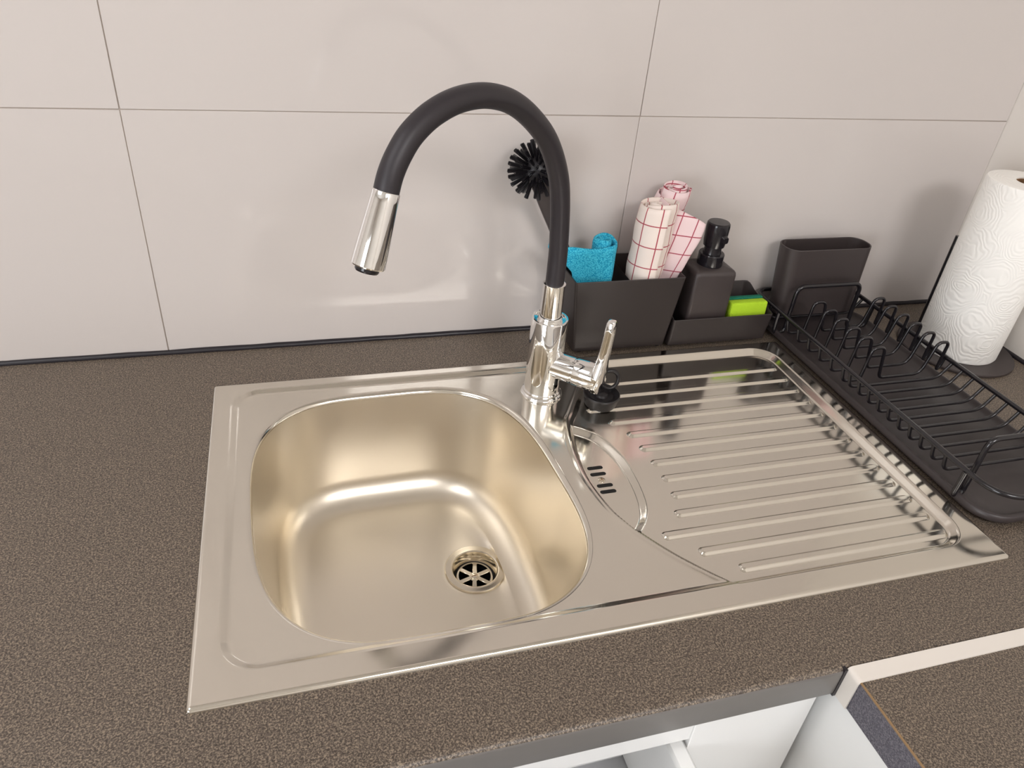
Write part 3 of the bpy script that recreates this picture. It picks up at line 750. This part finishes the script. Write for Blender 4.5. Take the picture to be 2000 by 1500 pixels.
def shift3(z, u):
    # below the rim the loose left end gathers inside the box
    k = 1.0
    k = 1 - 0.66 * min(max((0.142 - z) / 0.034, 0), 1) * max(0, 1 - u * 2.7) ** 0.7
    q_ = max(0.0, (0.100 - z) / 0.100)
    return (0.006 * q_, 0.010 * q_, k * (1 - 0.26 * q_))
def ztop3(u): return 0.146 + 0.007 * min(max((u - 0.38) / 0.1, 0), 1) + 0.001 * math.sin(u * 40)
me3 = sheet(path3, 200, 30, 0, 0.0042, ztop3, 0.0, shift3, 0.0005)
cloth_obj('microfibre_cloth', 'turquoise microfibre cloth rolled up in the left half of the caddy', (0.4830, 0.4590, TWZ), me3, M_blue, 'cloth')

# ------------------------------------------------ dish brush
HB = Vector((0.3965, 0.4800, 0.2470))
db = thing('dish_brush', 'black dish brush with round bristle head standing in the caddy', 'brush', (0.4780, 0.4960, 0.0120))
LB = db.location
def Lp(p): return Vector(p) - LB
hp_ = [(0.4900, 0.4970, 0.0135), (0.4745, 0.4955, 0.070), (0.4580, 0.4930, 0.116), (0.4340, 0.4885, 0.165), (0.4140, 0.4845, 0.204), (0.4010, 0.4810, 0.232)]
hh_ = smooth_path(hp_, 6)
def handle_me():
    rings_ = []
    m_ = len(hh_)
    for i, p in enumerate(hh_):
        t = (hh_[min(i + 1, m_ - 1)] - hh_[max(i - 1, 0)]).normalized()
        s = Vector((0, 1, 0)).cross(t).normalized(); b = t.cross(s)
        f = i / (m_ - 1); w_ = 0.0060 + 0.0045 * f; d_ = 0.0048
        if i in (0, m_ - 1): w_ *= 0.7; d_ *= 0.7
        rings_.append([p - LB + s * x + b * y for x, y in rrect(-w_, w_, -d_, d_, 0.003, 4)])
    return loft_me(rings_, ang=50)
link('brush_handle', handle_me(), M_blackplast, db)
bpy_ball = lathe_me([(0.0, -0.0172)] + [(0.0172 * math.cos(a), 0.0172 * math.sin(a)) for a in [math.radians(x) for x in range(-75, 90, 15)]] + [(0.0, 0.0172)], tuple(HB - LB), 28)
link('brush_head', bpy_ball, M_bristle, db)
tuft = []
for k in range(9):
    a = k * 2.4; r_ = 0.0015 * math.sqrt(k / 9.0)
    p0 = Vector((r_ * math.cos(a), r_ * math.sin(a), 0.0)); p1 = Vector((r_ * 1.7 * math.cos(a), r_ * 1.7 * math.sin(a), 0.0205 + random.uniform(-0.0008, 0.0006)))
    tuft.append(tube_me([p0, p1], 0.00055, 4))
tuft_me = join_me(tuft); tuft_me.materials.append(M_bristle)
NT = 96; ga = math.pi * (3 - math.sqrt(5)); away = (Vector(hp_[-2]) - Vector(hp_[-1])).normalized()
for i in range(NT):
    zz = 1 - 2 * (i + 0.5) / NT; r_ = math.sqrt(1 - zz * zz); d = Vector((r_ * math.cos(ga * i), r_ * math.sin(ga * i), zz))
    if d.dot(away) > 0.80: continue
    o = bpy.data.objects.new('bristle_tuft', tuft_me); col.objects.link(o); o.parent = db
    o.location = HB - LB + d * 0.0155; o.rotation_euler = Vector((0, 0, 1)).rotation_difference(d).to_euler()

# ------------------------------------------------ drip tray, rack, cutlery cup
dt = thing('drip_tray', 'black plastic drip tray under the wire dish rack beside the sink', 'tray', (0.8700, 0.2690, 0.0043))
def tray_me():
    W2, H2 = 0.0885, 0.2310
    def R(i_, z, r=0.036): return [(x, y, z) for x, y in rrect(-W2 + i_, W2 - i_, -H2 + i_, H2 - i_, max(r - i_, 0.004), 10)]
    return loft_me([R(0.004, 0.0), R(0.0015, 0.0012), R(0.0, 0.0040), R(0.0003, 0.0085), R(0.0015, 0.0103), R(0.0035, 0.0110), R(0.0055, 0.0103), R(0.0075, 0.0080), R(0.0130, 0.0050), R(0.030, 0.0036), R(0.060, 0.0032)], ang=60)
link('tray_body', tray_me(), M_tray, dt)
# low swells moulded in the tray floor
rk = thing('dish_rack', 'black coated wire dish rack with plate loops standing on the drip tray', 'rack', (0.862, 0.27, 0.0076))
RL = rk.location
WR = 0.0022
def rp(p): return Vector(p) - RL
xl, xr = 0.7800, 0.9440; zr = 0.0465; zb = 0.0225
rail = fillet([(xl, 0.0350, zr), (xr, 0.0350, zr), (xr, 0.5170, zr), (xl, 0.5170, zr)], [0.042, 0.042, 0.026, 0.026], 12, closed=True)
link('rail', tube_me([rp(p) for p in rail], 0.0031, 12, closed=True), M_wire, rk)
def wire(name, pts, r, R_=WR, seg=5, closed=False):
    return link(name, tube_me([rp(p) for p in fillet(pts, r, seg, closed)], R_, 8, closed), M_wire, rk)
# plain cross wires
yy = [0.1140 + 0.01868 * k for k in range(10)] 
for y in yy:
    wire('cross_wire', [(xl, y, zr - 0.002), (xl + 0.0065, y, zb), (xr - 0.0150, y, zb), (xr, y, zr - 0.002)], [0, 0.009, 0.016, 0])
# plate wires with hairpin loops on both sides
for k in range(6):
    y = 0.2960 + 0.0256 * k; y2 = y
    zt_ = 0.0705
    pts = [(xl, y, zr - 0.002), (xl + 0.0060, y, zb), (xl + 0.0330, y, zb), (0.8160, y, zt_), (0.8350, y, zt_), (0.8440, y, zb), (0.9120, y, zb), (0.9210, y, zt_), (0.9390, y, zt_), (0.9375, y, zb + 0.004), (xr - 0.002, y, zb + 0.008), (xr, y, zr - 0.002)]
    rs = [0, 0.008, 0.006, 0.0080, 0.0080, 0.007, 0.014, 0.0080, 0.0080, 0.003, 0.004, 0]
    link('plate_wire', tube_me([rp(p) for p in fillet(pts, rs, 5)], WR, 8), M_wire, rk)
for k in range(0):
    y = 0.2960 + 0.0256 * k + 0.0128
    wire('cross_wire', [(xl, y, zr - 0.002), (xl + 0.0065, y, zb), (xl + 0.022, y, zb)], [0, 0.009, 0])
    wire('cross_wire', [(xr - 0.024, y, zb), (xr - 0.012, y, zb), (xr, y, zr - 0.002)], [0, 0.012, 0])
wire('cross_wire', [(xl, 0.470, zr - 0.002), (xl + 0.0065, 0.470, zb), (xr - 0.0150, 0.470, zb), (xr, 0.470, zr - 0.002)], [0, 0.009, 0.016, 0])
wire('cross_wire', [(xl, 0.490, zr - 0.002), (xl + 0.0065, 0.490, zb), (xr - 0.0150, 0.490, zb), (xr, 0.490, zr - 0.002)], [0, 0.009, 0.016, 0])
# end hoops with feet
for y, s in ((0.0880, -1), (0.4500, 1)):
    pts = [(xl - 0.001, y - 0.004, zr - 0.001), (xl + 0.0005, y - 0.002, 0.0095), (xl + 0.0150, y, 0.0095), (xl + 0.0155, y, 0.0840), (xr - 0.0230, y, 0.0840), (xr - 0.0225, y, 0.0095), (xr - 0.0005, y - 0.002, 0.0095), (xr + 0.001, y - 0.004, zr - 0.001)]
    if y > 0.4: pts = [(p[0] + (0.006 if 2 <= i <= 3 else -0.010 if 4 <= i <= 5 else 0), p[1], p[2] - (0.001 if 3 <= i <= 4 else 0)) for i, p in enumerate(pts)]
    link('end_hoop', tube_me([rp(p) for p in fillet(pts, [0, 0.0085, 0.0085, 0.013, 0.013, 0.0085, 0.0085, 0], 7)], 0.0031, 12), M_wire, rk)
cu = thing('cutlery_cup', 'tall matt black oval cutlery cup standing in the rear end of the rack', 'cup', (0.865, 0.488, 0.0250))
link('cup_shell', off(cup_me((0.7960, 0.9330, 0.4665, 0.5060), (0.7862, 0.9325, 0.4670, 0.5110), 0.0250, 0.1310, 0.0020, 10, 0.0165, 0.0195), cu), M_blackplast, cu)

# ------------------------------------------------ paper towel and holder
PC = (1.0580, 0.3780)
ph = thing('paper_towel_holder', 'black metal paper towel holder with a round base in the corner', 'holder', (PC[0], PC[1], 0.0))
link('base_disc', lathe_me([(0.0, 0.0), (0.0800, 0.0), (0.0815, 0.0010), (0.0815, 0.0035), (0.0800, 0.0048), (0.0, 0.0050)], n=80), M_blackplast, ph)
link('centre_rod', lathe_me([(0.0, 0.004), (0.0045, 0.004), (0.0045, 0.268), (0.003, 0.270), (0, 0.270)], n=20), M_wire, ph)
link('side_rod', tube_me([(1.0500 - PC[0], 0.4460 - PC[1], 0.004), (1.0500 - PC[0], 0.4460 - PC[1], 0.155)], 0.0036, 16), M_wire, ph)
pr = thing('paper_towel_roll', 'thick white embossed paper towel roll standing on the black holder', 'roll', (PC[0], PC[1], 0.0052))
link('paper', lathe_me([(0.0205, 0.0), (0.0545, 0.0), (0.0560, 0.003), (0.0565, 0.12), (0.0560, 0.2500), (0.0545, 0.2530), (0.0520, 0.2535), (0.0205, 0.2535), (0.0205, 0.0)], n=96), M_paper, pr)
link('cardboard_core', lathe_me([(0.0190, 0.0005), (0.0203, 0.0005), (0.0203, 0.2520), (0.0190, 0.2520), (0.0190, 0.0005)], n=48), M_core, pr)
